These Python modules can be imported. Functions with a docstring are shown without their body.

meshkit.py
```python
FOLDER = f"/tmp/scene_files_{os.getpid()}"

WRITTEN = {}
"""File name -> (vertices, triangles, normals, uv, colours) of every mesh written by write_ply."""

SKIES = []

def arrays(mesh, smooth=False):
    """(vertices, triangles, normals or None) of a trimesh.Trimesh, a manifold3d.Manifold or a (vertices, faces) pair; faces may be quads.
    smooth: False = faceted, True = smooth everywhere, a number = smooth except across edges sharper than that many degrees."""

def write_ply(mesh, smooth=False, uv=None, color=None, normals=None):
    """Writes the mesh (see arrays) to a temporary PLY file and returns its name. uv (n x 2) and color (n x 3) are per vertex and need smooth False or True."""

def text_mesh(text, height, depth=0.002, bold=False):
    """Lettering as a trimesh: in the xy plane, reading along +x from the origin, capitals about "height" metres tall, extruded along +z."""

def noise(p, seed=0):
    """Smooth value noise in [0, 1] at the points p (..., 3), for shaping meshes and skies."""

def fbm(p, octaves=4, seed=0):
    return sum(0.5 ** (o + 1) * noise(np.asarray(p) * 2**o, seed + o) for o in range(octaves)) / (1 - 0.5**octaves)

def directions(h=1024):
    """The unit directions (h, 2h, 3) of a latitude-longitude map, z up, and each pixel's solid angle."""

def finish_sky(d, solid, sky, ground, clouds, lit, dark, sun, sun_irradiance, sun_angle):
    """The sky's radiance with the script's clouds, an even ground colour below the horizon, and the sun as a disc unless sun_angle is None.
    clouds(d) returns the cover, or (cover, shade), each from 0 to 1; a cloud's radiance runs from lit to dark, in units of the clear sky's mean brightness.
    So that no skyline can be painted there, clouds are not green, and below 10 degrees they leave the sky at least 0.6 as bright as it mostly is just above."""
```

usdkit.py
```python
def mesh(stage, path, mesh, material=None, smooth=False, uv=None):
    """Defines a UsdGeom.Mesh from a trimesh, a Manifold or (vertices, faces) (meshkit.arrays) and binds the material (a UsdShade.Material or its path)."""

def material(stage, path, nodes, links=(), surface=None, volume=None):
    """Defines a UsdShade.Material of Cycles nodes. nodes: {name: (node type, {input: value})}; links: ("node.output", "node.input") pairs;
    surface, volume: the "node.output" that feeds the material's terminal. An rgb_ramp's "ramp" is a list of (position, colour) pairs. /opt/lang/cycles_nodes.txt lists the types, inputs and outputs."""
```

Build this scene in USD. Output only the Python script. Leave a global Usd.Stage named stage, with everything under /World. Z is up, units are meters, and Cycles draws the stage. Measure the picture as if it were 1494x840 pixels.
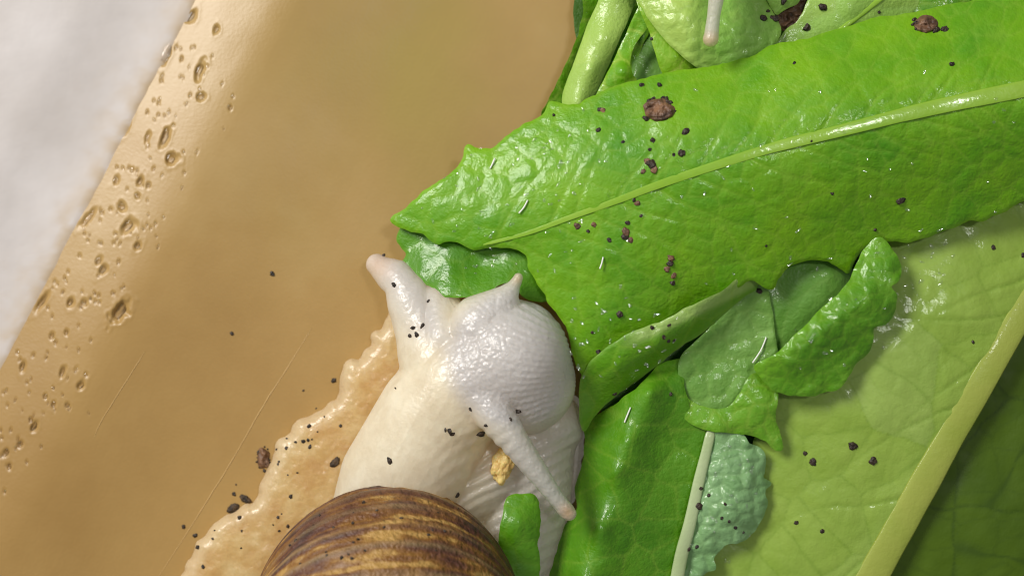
import math, numpy as np, trimesh, manifold3d as m3, shapely, usdkit, meshkit
from scipy.spatial import Delaunay, cKDTree
from scipy.interpolate import RBFInterpolator
from pxr import Usd, UsdGeom, UsdLux, UsdShade, Sdf, Gf, Vt

stage = Usd.Stage.CreateInMemory()
UsdGeom.SetStageUpAxis(stage, UsdGeom.Tokens.z)
UsdGeom.SetStageMetersPerUnit(stage, 1.0)
UsdGeom.Xform.Define(stage, '/World'); UsdGeom.Scope.Define(stage, '/World/Looks')

# ---------------------------------------------------------------- camera, light, exposure
S = 0.000134            # metres per unit of drawing length (a unit is about 1/1494 of the 20 cm wide view)
D = 1800.0              # camera height above the tub floor in the same units
CX, CY = 747.0, 420.0
cam = UsdGeom.Camera.Define(stage, '/World/camera')
cam.AddTranslateOp().Set(Gf.Vec3d(0, 0, D * S))
cam.CreateFocalLengthAttr(30.0)
cam.CreateHorizontalApertureAttr(30.0 * 1494.0 / D)
cam.CreateVerticalApertureAttr(30.0 * 840.0 / D)
cam.CreateClippingRangeAttr(Gf.Vec2f(0.01, 20.0))
cam.CreateFStopAttr(8.0)
cam.CreateFocusDistanceAttr((D - 130) * S)
cam.CreateExposureAttr(0.0)

dome = UsdLux.DomeLight.Define(stage, '/World/room_light')
dm = usdkit.material(stage, '/World/Looks/room_air', {'b': ('background_shader', {'color': (1.0, 0.97, 0.93), 'strength': 0.21})}, surface='b.background')
UsdShade.MaterialBindingAPI.Apply(dome.GetPrim()).Bind(dm)

def lamp(name, pos, target, w, h, power, color):
    L = UsdLux.RectLight.Define(stage, '/World/' + name)
    p, t = np.array(pos, float), np.array(target, float)
    z = (p - t) / np.linalg.norm(p - t); x = np.cross([0, 1, 0], z); x /= np.linalg.norm(x); y = np.cross(z, x)
    L.AddTransformOp().Set(Gf.Matrix4d(*x, 0, *y, 0, *z, 0, *p, 1))
    L.CreateWidthAttr(w); L.CreateHeightAttr(h); L.CreateIntensityAttr(power); L.CreateColorAttr(Gf.Vec3f(*color))
    L.CreateNormalizeAttr(False)
    return L
lamp('lamp_above', (-0.52, 0.40, 0.58), (0, 0, 0), 0.25, 0.34, 31.0, (1.0, 0.96, 0.90))
lamp('lamp_ceiling', (0.165, 0.115, 0.72), (0.05, 0, 0), 0.075, 0.05, 76.0, (1.0, 0.98, 0.95))

# ---------------------------------------------------------------- helpers
rng = np.random.default_rng(7)
names = {}
def path_for(name, parent='/World'):
    k = (parent, name); n = names.get(k, 0); names[k] = n + 1
    return f'{parent}/{name}' if n == 0 else f'{parent}/{name}_{n:03d}'
def tag(prim, label=None, cat=None, group=None, kind=None):
    for k, v in (('label', label), ('category', cat), ('group', group), ('kind', kind)):
        if v: prim.SetCustomDataByKey(k, v)
    return prim
def thing(name, label, cat, group=None, kind=None):
    x = UsdGeom.Xform.Define(stage, path_for(name)).GetPrim()
    return tag(x, label, cat, group, kind)
def put(name, mesh, mat, parent='/World', smooth=True, attrs=None):
    p = str(parent.GetPath()) if hasattr(parent, 'GetPath') else parent
    m = usdkit.mesh(stage, path_for(name, p), mesh, mat, smooth=smooth)
    for k, v in (attrs or {}).items():
        UsdGeom.PrimvarsAPI(m).CreatePrimvar(k, Sdf.ValueTypeNames.FloatArray, 'vertex').Set(Vt.FloatArray.FromNumpy(np.asarray(v, np.float32)))
    return m.GetPrim()

def P(x, y, z):
    x, y, z = np.broadcast_arrays(np.asarray(x, float), np.asarray(y, float), np.asarray(z, float))
    f = (D - z) / D
    return np.stack([(x - CX) * f, (CY - y) * f, z], -1) * S
def pix(v):
    z = v[:, 2] / S; f = (D - z) / D
    return v[:, 0] / S / f + CX, CY - v[:, 1] / S / f, z
ZX0, ZY0, ZN = -100, -100, 2.0
ZB = np.full((520, 860), -60.0)           # height of the topmost surface, used to rest crumbs and drops on what lies beneath them
def splat(v, f):
    t = v[f]; pts = np.vstack([v, t.mean(1), (t[:, 0] + t[:, 1]) / 2, (t[:, 1] + t[:, 2]) / 2])
    x, y, z = pix(pts)
    i, j = ((y - ZY0) / ZN).astype(int), ((x - ZX0) / ZN).astype(int)
    ok = (i >= 0) & (j >= 0) & (i < ZB.shape[0]) & (j < ZB.shape[1])
    np.maximum.at(ZB, (i[ok], j[ok]), z[ok])
def zat(x, y):
    i, j = int((y - ZY0) / ZN), int((x - ZX0) / ZN)
    w = ZB[max(i - 1, 0):i + 2, max(j - 1, 0):j + 2]
    return float(np.median(w[w > -55])) if (w > -55).any() else 0.0
def fbm2(x, y, scale, seed=0, octaves=3):
    x, y = np.broadcast_arrays(np.asarray(x, float), np.asarray(y, float))
    return meshkit.fbm(np.stack([x / scale + 31.7, y / scale + 17.3, np.full_like(x, seed * 7.31)], -1), octaves, seed) - 0.5
def sstep(a, b, x):
    t = np.clip((x - a) / (b - a), 0, 1); return t * t * (3 - 2 * t)

def catmull(pts, closed=True, n=8):
    p = np.asarray(pts, float); N = len(p); out = []
    for i in range(N if closed else N - 1):
        g = lambda k: p[k % N] if closed else p[min(max(k, 0), N - 1)]
        a, b, c, d = g(i - 1), g(i), g(i + 1), g(i + 2)
        for t in np.arange(n) / n:
            out.append(0.5 * (2 * b + (c - a) * t + (2 * a - 5 * b + 4 * c - d) * t * t + (3 * b - a - 3 * c + d) * t ** 3))
    if not closed: out.append(p[-1])
    return np.array(out)
def resample(p, step, closed=True):
    q = np.vstack([p, p[:1]]) if closed else p
    s = np.r_[0, np.cumsum(np.linalg.norm(np.diff(q, axis=0), axis=1))]
    n = max(int(s[-1] / step), 4)
    t = np.linspace(0, s[-1], n + 1)[:-1] if closed else np.linspace(0, s[-1], n + 1)
    return np.stack([np.interp(t, s, q[:, k]) for k in range(q.shape[1])], 1)

def sheet(outline, zfun, thick, step=4.0, rough=2.0, tooth=14.0, seed=0, flat_bottom=None, weld=False):
    """A thin solid whose outline and height are given; returns vertices, faces, plan positions of the top and the rim distance."""
    o = resample(catmull(outline), step)
    nrm = np.roll(o, -1, 0) - np.roll(o, 1, 0); nrm = np.stack([nrm[:, 1], -nrm[:, 0]], 1); nrm /= np.linalg.norm(nrm, axis=1, keepdims=True) + 1e-9
    if rough:
        k = fbm2(o[:, 0], o[:, 1], tooth, seed, 2) * 2
        k2 = np.abs(fbm2(o[:, 0], o[:, 1], tooth * 2.6, seed + 5, 1)) * 2
        o = o + nrm * (rough * (1.3 * k + 1.6 * k2))[:, None]
    poly = shapely.Polygon(o).buffer(0)
    if poly.geom_type != 'Polygon': poly = max(poly.geoms, key=lambda g: g.area)
    o = resample(np.array(poly.exterior.coords)[:-1], step)
    poly = shapely.Polygon(o)
    inner = poly.buffer(-0.55 * step)
    x0, y0, x1, y1 = poly.bounds
    gy, gx = np.mgrid[y0:y1:step * 0.87, x0:x1:step]
    gx = gx + (np.arange(gx.shape[0]) % 2)[:, None] * step / 2
    jit = np.random.default_rng(seed + 100).uniform(-.18, .18, (2,) + gx.shape) * step
    gx, gy = (gx + jit[0]).ravel(), (gy + jit[1]).ravel()
    ok = shapely.contains_xy(inner, gx, gy)
    xy = np.vstack([o, np.stack([gx[ok], gy[ok]], 1)])
    tri = Delaunay(xy).simplices
    c = xy[tri].mean(1); tri = tri[shapely.contains_xy(poly, c[:, 0], c[:, 1])]
    a = xy[tri]; cr = (a[:, 1, 0] - a[:, 0, 0]) * (a[:, 2, 1] - a[:, 0, 1]) - (a[:, 1, 1] - a[:, 0, 1]) * (a[:, 2, 0] - a[:, 0, 0])
    tri = tri[np.abs(cr) > 1e-6]; cr = cr[np.abs(cr) > 1e-6]
    tri[cr > 0] = tri[cr > 0][:, ::-1]            # the image's y points down
    rim = shapely.distance(shapely.points(xy), poly.exterior)
    z = zfun(xy[:, 0], xy[:, 1], rim)
    round_ = np.clip(rim / (1.2 * thick + 1e-6), 0, 1); round_ = np.sqrt(1 - (1 - round_) ** 2)
    top = P(xy[:, 0], xy[:, 1], z - (thick * 0.5 * (1 - round_) if flat_bottom is None else 0))
    zb = z - thick * (0.5 + 0.5 * round_) - (0 if flat_bottom is None else 0)
    bot = P(xy[:, 0], xy[:, 1], zb if flat_bottom is None else flat_bottom)
    n = len(xy)
    e = np.sort(np.vstack([tri[:, [0, 1]], tri[:, [1, 2]], tri[:, [2, 0]]]), axis=1)
    de = np.vstack([tri[:, [0, 1]], tri[:, [1, 2]], tri[:, [2, 0]]])
    _, inv, cnt = np.unique(e, axis=0, return_inverse=True, return_counts=True)
    be = de[cnt[inv.ravel()] == 1]
    side = np.vstack([np.stack([be[:, 0], be[:, 0] + n, be[:, 1]], 1), np.stack([be[:, 1], be[:, 0] + n, be[:, 1] + n], 1)])
    v = np.vstack([top, bot]); f = np.vstack([tri, tri[:, ::-1] + n, side])
    return v, f, xy, rim, n

def tube(pts, radii, sides=10, flat=1.0):
    """A tapering rounded rod through drawing points (x, y, z)."""
    p = P(*np.asarray(pts, float).T); r = np.broadcast_to(np.asarray(radii, float), (len(p),)) * S
    t = np.gradient(p, axis=0); t /= np.linalg.norm(t, axis=1, keepdims=True)
    a = np.cross(t, [0, 0, 1.0]); a /= np.linalg.norm(a, axis=1, keepdims=True) + 1e-12; b = np.cross(a, t)
    an = np.arange(sides) * 2 * np.pi / sides
    v = p[:, None] + r[:, None, None] * (np.cos(an)[None, :, None] * a[:, None] + flat * np.sin(an)[None, :, None] * b[:, None])
    n = len(p); q = []
    for i in range(n - 1):
        for j in range(sides):
            A, B = i * sides + j, i * sides + (j + 1) % sides
            q += [[A, B, B + sides], [A, B + sides, A + sides]]
    v = np.vstack([v.reshape(-1, 3), p[:1], p[-1:]]); c0, c1 = n * sides, n * sides + 1
    for j in range(sides):
        q += [[c0, (j + 1) % sides, j], [c1, (n - 1) * sides + j, (n - 1) * sides + (j + 1) % sides]]
    return v, np.array(q)[:, ::-1] if False else np.array(q)

# ---------------------------------------------------------------- materials
def leaf_mat(name, base, dark, vein, rough=0.47, coat=0.5, bump=0.40, grain=800, trans=0.22, pale=None, tcol=None):
    n = {'g': ('geometry', {}), 'v': ('attribute', {'attribute': 'vein'}), 't': ('attribute', {'attribute': 'tone'}),
         'n1': ('noise_texture', {'scale': 70.0, 'detail': 4.0, 'roughness': 0.6}),
         'r1': ('rgb_ramp', {'ramp': [(0.30, dark), (0.66, base)]}),
         'mt': ('mix', {'mix_type': 'mix', 'color2': pale or base}),
         'mv': ('mix', {'mix_type': 'mix', 'color2': vein}),
         'n2': ('noise_texture', {'scale': float(grain) * 1.7, 'detail': 3.0, 'roughness': 0.6}),
         'n3': ('noise_texture', {'scale': float(grain) * 0.28, 'detail': 2.0}),
         'ad': ('math', {'math_type': 'multiply_add', 'value2': 0.6}),
         'n4': ('noise_texture', {'scale': float(grain) * 2.4, 'detail': 2.0, 'roughness': 0.5}), 'a2': ('math', {'math_type': 'multiply_add', 'value2': 0.32}),
         'b': ('bump', {'strength': bump, 'distance': 0.0007}),
         'b2': ('bump', {'strength': bump * 0.45, 'distance': 0.0007}),
         'rr': ('map_range', {'from_min': 0.3, 'from_max': 0.7, 'to_min': rough - 0.10, 'to_max': rough + 0.14}),
         'p': ('principled_bsdf', {'specular_ior_level': 0.4, 'coat_weight': coat, 'coat_roughness': 0.11, 'subsurface_weight': 0.0}),
         'tr': ('translucent_bsdf', {'color': tcol or tuple(min(1, 1.5 * c) for c in base)}),
         'mx': ('mix_closure', {'fac': trans})}
    l = [('g.position', 'n1.vector'), ('g.position', 'n2.vector'), ('g.position', 'n3.vector'), ('n1.fac', 'r1.fac'), ('r1.color', 'mt.color1'), ('t.fac', 'mt.fac'), ('mt.color', 'mv.color1'), ('v.fac', 'mv.fac'),
         ('mv.color', 'p.base_color'), ('n2.fac', 'ad.value1'), ('n3.fac', 'ad.value3'), ('g.position', 'n4.vector'), ('n4.fac', 'a2.value1'), ('ad.value', 'a2.value3'), ('a2.value', 'b.height'), ('b.normal', 'p.normal'), ('a2.value', 'b2.height'), ('b2.normal', 'p.coat_normal'), ('n3.fac', 'rr.value'), ('rr.result', 'p.roughness'),
         ('p.BSDF', 'mx.closure1'), ('tr.BSDF', 'mx.closure2')]
    return usdkit.material(stage, '/World/Looks/' + name, n, l, surface='mx.closure')
M = {}
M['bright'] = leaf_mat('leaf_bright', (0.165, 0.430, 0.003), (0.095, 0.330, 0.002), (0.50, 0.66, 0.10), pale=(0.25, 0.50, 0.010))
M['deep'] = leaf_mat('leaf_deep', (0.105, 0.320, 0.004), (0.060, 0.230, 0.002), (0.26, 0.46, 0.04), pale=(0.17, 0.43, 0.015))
M['pale'] = leaf_mat('leaf_pale', (0.34, 0.495, 0.080), (0.27, 0.43, 0.050), (0.13, 0.26, 0.012), pale=(0.40, 0.55, 0.17), bump=0.2, coat=0.3)
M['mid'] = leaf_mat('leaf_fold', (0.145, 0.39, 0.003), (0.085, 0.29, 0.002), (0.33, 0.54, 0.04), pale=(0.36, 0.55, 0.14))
M['large'] = leaf_mat('leaf_large', (0.200, 0.455, 0.003), (0.080, 0.310, 0.002), (0.46, 0.64, 0.09), pale=(0.25, 0.50, 0.010), coat=0.36, rough=0.5)
M['mint'] = leaf_mat('leaf_mint', (0.26, 0.52, 0.08), (0.19, 0.43, 0.045), (0.36, 0.58, 0.14), pale=(0.45, 0.64, 0.13), coat=0.4, rough=0.42)
M['blue'] = leaf_mat('leaf_blue_green', (0.19, 0.40, 0.13), (0.11, 0.30, 0.07), (0.30, 0.50, 0.18), pale=(0.27, 0.48, 0.22))
M['soft'] = leaf_mat('leaf_soft_green', (0.17, 0.39, 0.055), (0.10, 0.28, 0.028), (0.26, 0.46, 0.09), pale=(0.23, 0.45, 0.095))
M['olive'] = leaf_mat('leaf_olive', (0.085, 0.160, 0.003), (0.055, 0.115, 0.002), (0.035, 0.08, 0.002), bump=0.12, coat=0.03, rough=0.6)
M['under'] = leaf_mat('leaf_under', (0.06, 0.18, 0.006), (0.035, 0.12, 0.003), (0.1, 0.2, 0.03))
M['rib'] = leaf_mat('leaf_rib', (0.40, 0.46, 0.085), (0.33, 0.42, 0.06), (0.5, 0.6, 0.1), bump=0.2, grain=500, coat=0.25)
M['rib_white'] = leaf_mat('leaf_rib_white', (0.52, 0.62, 0.36), (0.42, 0.54, 0.26), (0.5, 0.6, 0.1), bump=0.2, grain=500)
M['rib_green'] = leaf_mat('leaf_rib_green', (0.33, 0.55, 0.05), (0.26, 0.50, 0.025), (0.5, 0.6, 0.1), bump=0.16, grain=700, coat=0.9, rough=0.38)

def simple(name, color, rough=0.5, color2=None, scale=300.0, bump=0.0, bscale=1200.0, **kw):
    n = {'g': ('geometry', {}), 'n': ('noise_texture', {'scale': scale, 'detail': 4.0}), 'r': ('rgb_ramp', {'ramp': [(0.3, color2 or color), (0.7, color)]}),
         'n2': ('noise_texture', {'scale': bscale, 'detail': 3.0}), 'b': ('bump', {'strength': bump, 'distance': 0.0005}), 'p': ('principled_bsdf', {'roughness': rough, **kw})}
    l = [('g.position', 'n.vector'), ('g.position', 'n2.vector'), ('n.fac', 'r.fac'), ('r.color', 'p.base_color')]
    if bump: l += [('n2.fac', 'b.height'), ('b.normal', 'p.normal')]
    return usdkit.material(stage, '/World/Looks/' + name, n, l, surface='p.BSDF')
M['water'] = usdkit.material(stage, '/World/Looks/water', {'p': ('principled_bsdf', {'base_color': (1, 1, 1), 'roughness': 0.03, 'ior': 1.33, 'transmission_weight': 1.0})}, surface='p.BSDF')
M['bead'] = usdkit.material(stage, '/World/Looks/water_bead', {'t': ('transparent_bsdf', {'color': (1, 1, 1)}), 'g': ('glossy_bsdf', {'roughness': 0.08, 'color': (1, 1, 1)}), 'm': ('mix_closure', {'fac': 0.13})},
    [('t.BSDF', 'm.closure1'), ('g.BSDF', 'm.closure2')], surface='m.closure')
M['film'] = usdkit.material(stage, '/World/Looks/water_film', {'f': ('fresnel', {'IOR': 1.33}), 't': ('transparent_bsdf', {'color': (0.97, 0.96, 0.95)}), 'g': ('glossy_bsdf', {'roughness': 0.05, 'color': (1, 1, 1)}), 'm': ('mix_closure', {})},
    [('f.fac', 'm.fac'), ('t.BSDF', 'm.closure1'), ('g.BSDF', 'm.closure2')], surface='m.closure')
M['soil'] = simple('soil', (0.10, 0.055, 0.022), 0.55, (0.012, 0.008, 0.005), 900.0, 0.8, 2500.0)
M['soil_black'] = simple('soil_black', (0.045, 0.027, 0.014), 0.45, (0.008, 0.005, 0.003), 900.0, 0.6, 2500.0)
M['crumb'] = simple('crumb', (0.80, 0.55, 0.20), 0.45, (0.62, 0.38, 0.12), 800.0, 0.5, 1500.0, subsurface_weight=0.3, subsurface_scale=0.001)
M['fibre'] = simple('fibre', (0.8, 0.82, 0.75), 0.3)

# ---------------------------------------------------------------- the tub
UB = np.array([-0.467, 0.885]); NB = np.array([0.885, 0.467])
def tub_s(x, y): return (x - 285) * NB[0] + y * NB[1]
def floor_z(x, y):
    s = tub_s(x, y); w = 14 * fbm2(x, y, 260, 3, 2)
    z = -34 + 34 * sstep(-115, 140, s + w)                 # a moulded step along the wall
    z = z - 17 * sstep(90, 330, s) + 12 * sstep(330, 760, s)
    return z + 1.2 * fbm2(x, y, 60, 5, 2)
tub = thing('tub', 'tan plastic tub with a whitish side wall, the snail and lettuce lie on its floor', 'plastic tub', kind='structure')
DR = [(281, 22, 13, 6), (316, 43, 9, 5), (241, 78, 17, 8), (292, 103, 15, 8), (265, 86, 5, 3), (294, 142, 7, 6), (336, 157, 6, 4), (241, 200, 15, 7), (215, 202, 8, 4), (249, 233, 11, 9), (205, 264, 9, 6), (170, 264, 8, 5), (179, 303, 7, 7), (201, 286, 5, 5), (187, 331, 13, 8), (201, 359, 10, 6), (193, 248, 4, 3), (217, 270, 5, 4), (144, 381, 9, 5), (150, 394, 12, 6), (175, 455, 20, 11), (103, 441, 9, 6), (123, 441, 6, 5), (33, 535, 10, 5), (91, 544, 11, 5), (118, 562, 11, 6), (78, 590, 7, 4), (50, 622, 12, 6), (30, 648, 8, 5), (10, 660, 8, 5), (14, 680, 6, 4), (98, 591, 5, 4), (66, 578, 5, 4), (45, 612, 5, 4), (97, 485, 5, 4), (76, 490, 6, 4), (130, 318, 18, 5), (185, 185, 18, 5), (62, 440, 22, 6)]
rd = np.random.default_rng(5); BEAD = []
for k in range(190):
    u, s_ = rd.uniform(60, 850), abs(rd.normal(52, 34)); bx, by = 285 + UB[0] * u + NB[0] * s_, UB[1] * u + NB[1] * s_
    if -10 < bx < 420 and by < 850 and s_ > 8: BEAD.append((bx, by, rd.uniform(2.0, 5.0), rd.uniform(1.6, 2.9)))
PA = np.array(DR + BEAD); pkd = cKDTree(PA[:, :2])
def pits(x, y):
    out = np.zeros(len(x)); w = 1 + 1.5 * fbm2(x, y, 11, 44, 2)
    d, ii = pkd.query(np.stack([x, y], -1), k=6, distance_upper_bound=34)
    for k in range(6):
        ok = np.isfinite(d[:, k]); p = PA[np.where(ok, ii[:, k], 0)]; a = 1.086 + 0.2 * np.sin(p[:, 0]); dx, dy = x - p[:, 0], p[:, 1] - y
        u, v = (dx * np.cos(a) + dy * np.sin(a)) / p[:, 2], (-dx * np.sin(a) + dy * np.cos(a)) / p[:, 3]
        r = np.sqrt(u * u + v * v) * w
        h = -0.55 * p[:, 3] * (1 - sstep(0.45, 1.05, r)) + 0.05 * p[:, 3] * np.exp(-((r - 1.3) / 0.25) ** 2)
        out = np.where(ok & (np.abs(h) > np.abs(out)), h, out)
    return out
us = np.arange(-420, 1500, 2.6); sl_ = np.r_[np.arange(-14, 150, 2.0), 150 + np.cumsum(np.linspace(3, 14, 200))]
gu, gs = np.meshgrid(us, sl_, indexing='ij')
gx, gy = (285 + UB[0] * gu + NB[0] * gs).ravel(), (UB[1] * gu + NB[1] * gs).ravel()
fz = floor_z(gx, gy) + pits(gx, gy)
idx = np.arange(gu.size).reshape(gu.shape)
q = np.stack([idx[:-1, :-1], idx[1:, :-1], idx[1:, 1:], idx[:-1, 1:]], -1).reshape(-1, 4)
fv = P(gx, gy, fz)
ff = np.vstack([q[:, [0, 1, 2]], q[:, [0, 2, 3]]])
fa = fv[ff[0]]
if np.cross(fa[1] - fa[0], fa[2] - fa[0])[2] < 0: ff = ff[:, ::-1]
M['tan'] = usdkit.material(stage, '/World/Looks/tub_tan', {
    'g': ('geometry', {}), 'n': ('noise_texture', {'scale': 14.0, 'detail': 6.0, 'roughness': 0.62}), 'r': ('rgb_ramp', {'ramp': [(0.28, (0.305, 0.178, 0.050)), (0.52, (0.375, 0.233, 0.074)), (0.75, (0.435, 0.298, 0.118))]}),
    'm0': ('mapping', {'mapping_type': 'point', 'rotation': (0, 0, -1.086)}), 'mp': ('mapping', {'mapping_type': 'point', 'scale': (18.0, 420.0, 300.0)}), 'n2': ('noise_texture', {'scale': 1.0, 'detail': 4.0}),
    'n3': ('noise_texture', {'scale': 1500.0, 'detail': 2.0}), 'ad': ('math', {'math_type': 'add'}),
    'b': ('bump', {'strength': 0.08, 'distance': 0.0004}), 's': ('attribute', {'attribute': 'stain_or_reflection'}), 'sm': ('math', {'math_type': 'multiply', 'value2': 0.6}), 'mo': ('mix', {'color2': (0.30, 0.24, 0.035)}), 'p': ('principled_bsdf', {'roughness': 0.40, 'coat_weight': 0.1, 'coat_roughness': 0.3})},
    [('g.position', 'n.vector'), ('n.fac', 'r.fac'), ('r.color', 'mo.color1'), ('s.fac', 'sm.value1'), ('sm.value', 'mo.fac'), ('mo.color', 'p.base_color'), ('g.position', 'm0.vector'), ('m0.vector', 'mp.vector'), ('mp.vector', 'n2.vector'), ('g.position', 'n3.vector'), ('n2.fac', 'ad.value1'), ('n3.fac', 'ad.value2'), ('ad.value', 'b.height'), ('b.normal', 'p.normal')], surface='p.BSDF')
M['wall'] = usdkit.material(stage, '/World/Looks/tub_white', {'g': ('geometry', {}), 'n': ('noise_texture', {'scale': 45.0, 'detail': 5.0}), 'r': ('rgb_ramp', {'ramp': [(0.3, (0.56, 0.52, 0.50)), (0.7, (0.68, 0.645, 0.64))]}),
    's': ('attribute', {'attribute': 'stain_or_reflection'}), 'm': ('mix', {'color2': (0.47, 0.33, 0.16)}), 'n2': ('noise_texture', {'scale': 400.0, 'detail': 4.0}), 'b': ('bump', {'strength': 0.12, 'distance': 0.0005}), 'p': ('principled_bsdf', {'roughness': 0.5})},
    [('g.position', 'n.vector'), ('n.fac', 'r.fac'), ('r.color', 'm.color1'), ('s.fac', 'm.fac'), ('m.color', 'p.base_color'), ('g.position', 'n2.vector'), ('n2.fac', 'b.height'), ('b.normal', 'p.normal')], surface='p.BSDF')
olive = np.exp(-(((gx - 590) / 210) ** 2 + ((gy - 90) / 260) ** 2)) * np.clip(0.8 + 1.6 * fbm2(gx, gy, 120, 51, 3), 0, 1)  # olive reflection of the lettuce, painted into the floor colour
put('floor', (fv, ff), M['tan'], tub, attrs={'stain_or_reflection': olive}); splat(fv, ff)
# side wall: starts at a slightly ragged line and rises to the left
uu, ss = np.mgrid[-420:1500:6.0, 0:900:6.0]
edge = 9 * fbm2(uu, uu * 0 + 3, 60, 9, 3) + 6 * fbm2(uu, uu * 0 + 3, 14, 12, 2)
sw = -ss + edge * np.exp(-ss / 40) + 4
wx, wy = 285 + UB[0] * uu + NB[0] * sw, UB[1] * uu + NB[1] * sw
wz = floor_z(wx * 0 + 285 + UB[0] * uu, wy * 0 + UB[1] * uu) - 1 + 3 * (1 - np.exp(-ss / 6)) + 0.16 * ss * sstep(-20, 160, ss) + 2.0 * fbm2(wx, wy, 70, 21, 3)
I_ = np.arange(uu.size).reshape(uu.shape)
q = np.stack([I_[:-1, :-1], I_[:-1, 1:], I_[1:, 1:], I_[1:, :-1]], -1).reshape(-1, 4)
wv = P(wx.ravel(), wy.ravel(), wz.ravel()); wf = np.vstack([q[:, [0, 1, 2]], q[:, [0, 2, 3]]])
stain_or_reflection = np.exp(-ss / (16 + 26 * np.abs(fbm2(wx, wy, 26, 33, 3)) * 2)) * np.clip(0.75 + 2.2 * fbm2(uu, ss * 1.0, 16, 35, 3), 0, 1)
put('side_wall', (wv, wf), M['wall'], tub, attrs={'stain_or_reflection': stain_or_reflection.ravel()}); splat(wv, wf)
for pts, r in (([(455, 478), (420, 535), (385, 590), (330, 685), (280, 765), (222, 855)], 0.9), ([(212, 512), (185, 555), (150, 610), (136, 640)], 0.7)):
    c = catmull(pts, False); c = c + np.stack([fbm2(c[:, 0], c[:, 1], 20, 2, 2), 0 * c[:, 0]], 1) * 2
    put('scratch', tube(np.c_[c, floor_z(c[:, 0], c[:, 1]) + 0.1], r * np.sin(np.linspace(0.05, 3.1, len(c))) ** 0.5 * (0.8 + 0.8 * fbm2(c[:, 0], c[:, 1], 9, 4, 2)), 6), simple('scratch_%d' % int(pts[0][0]), (0.56, 0.38, 0.16), 0.3), tub)

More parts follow.
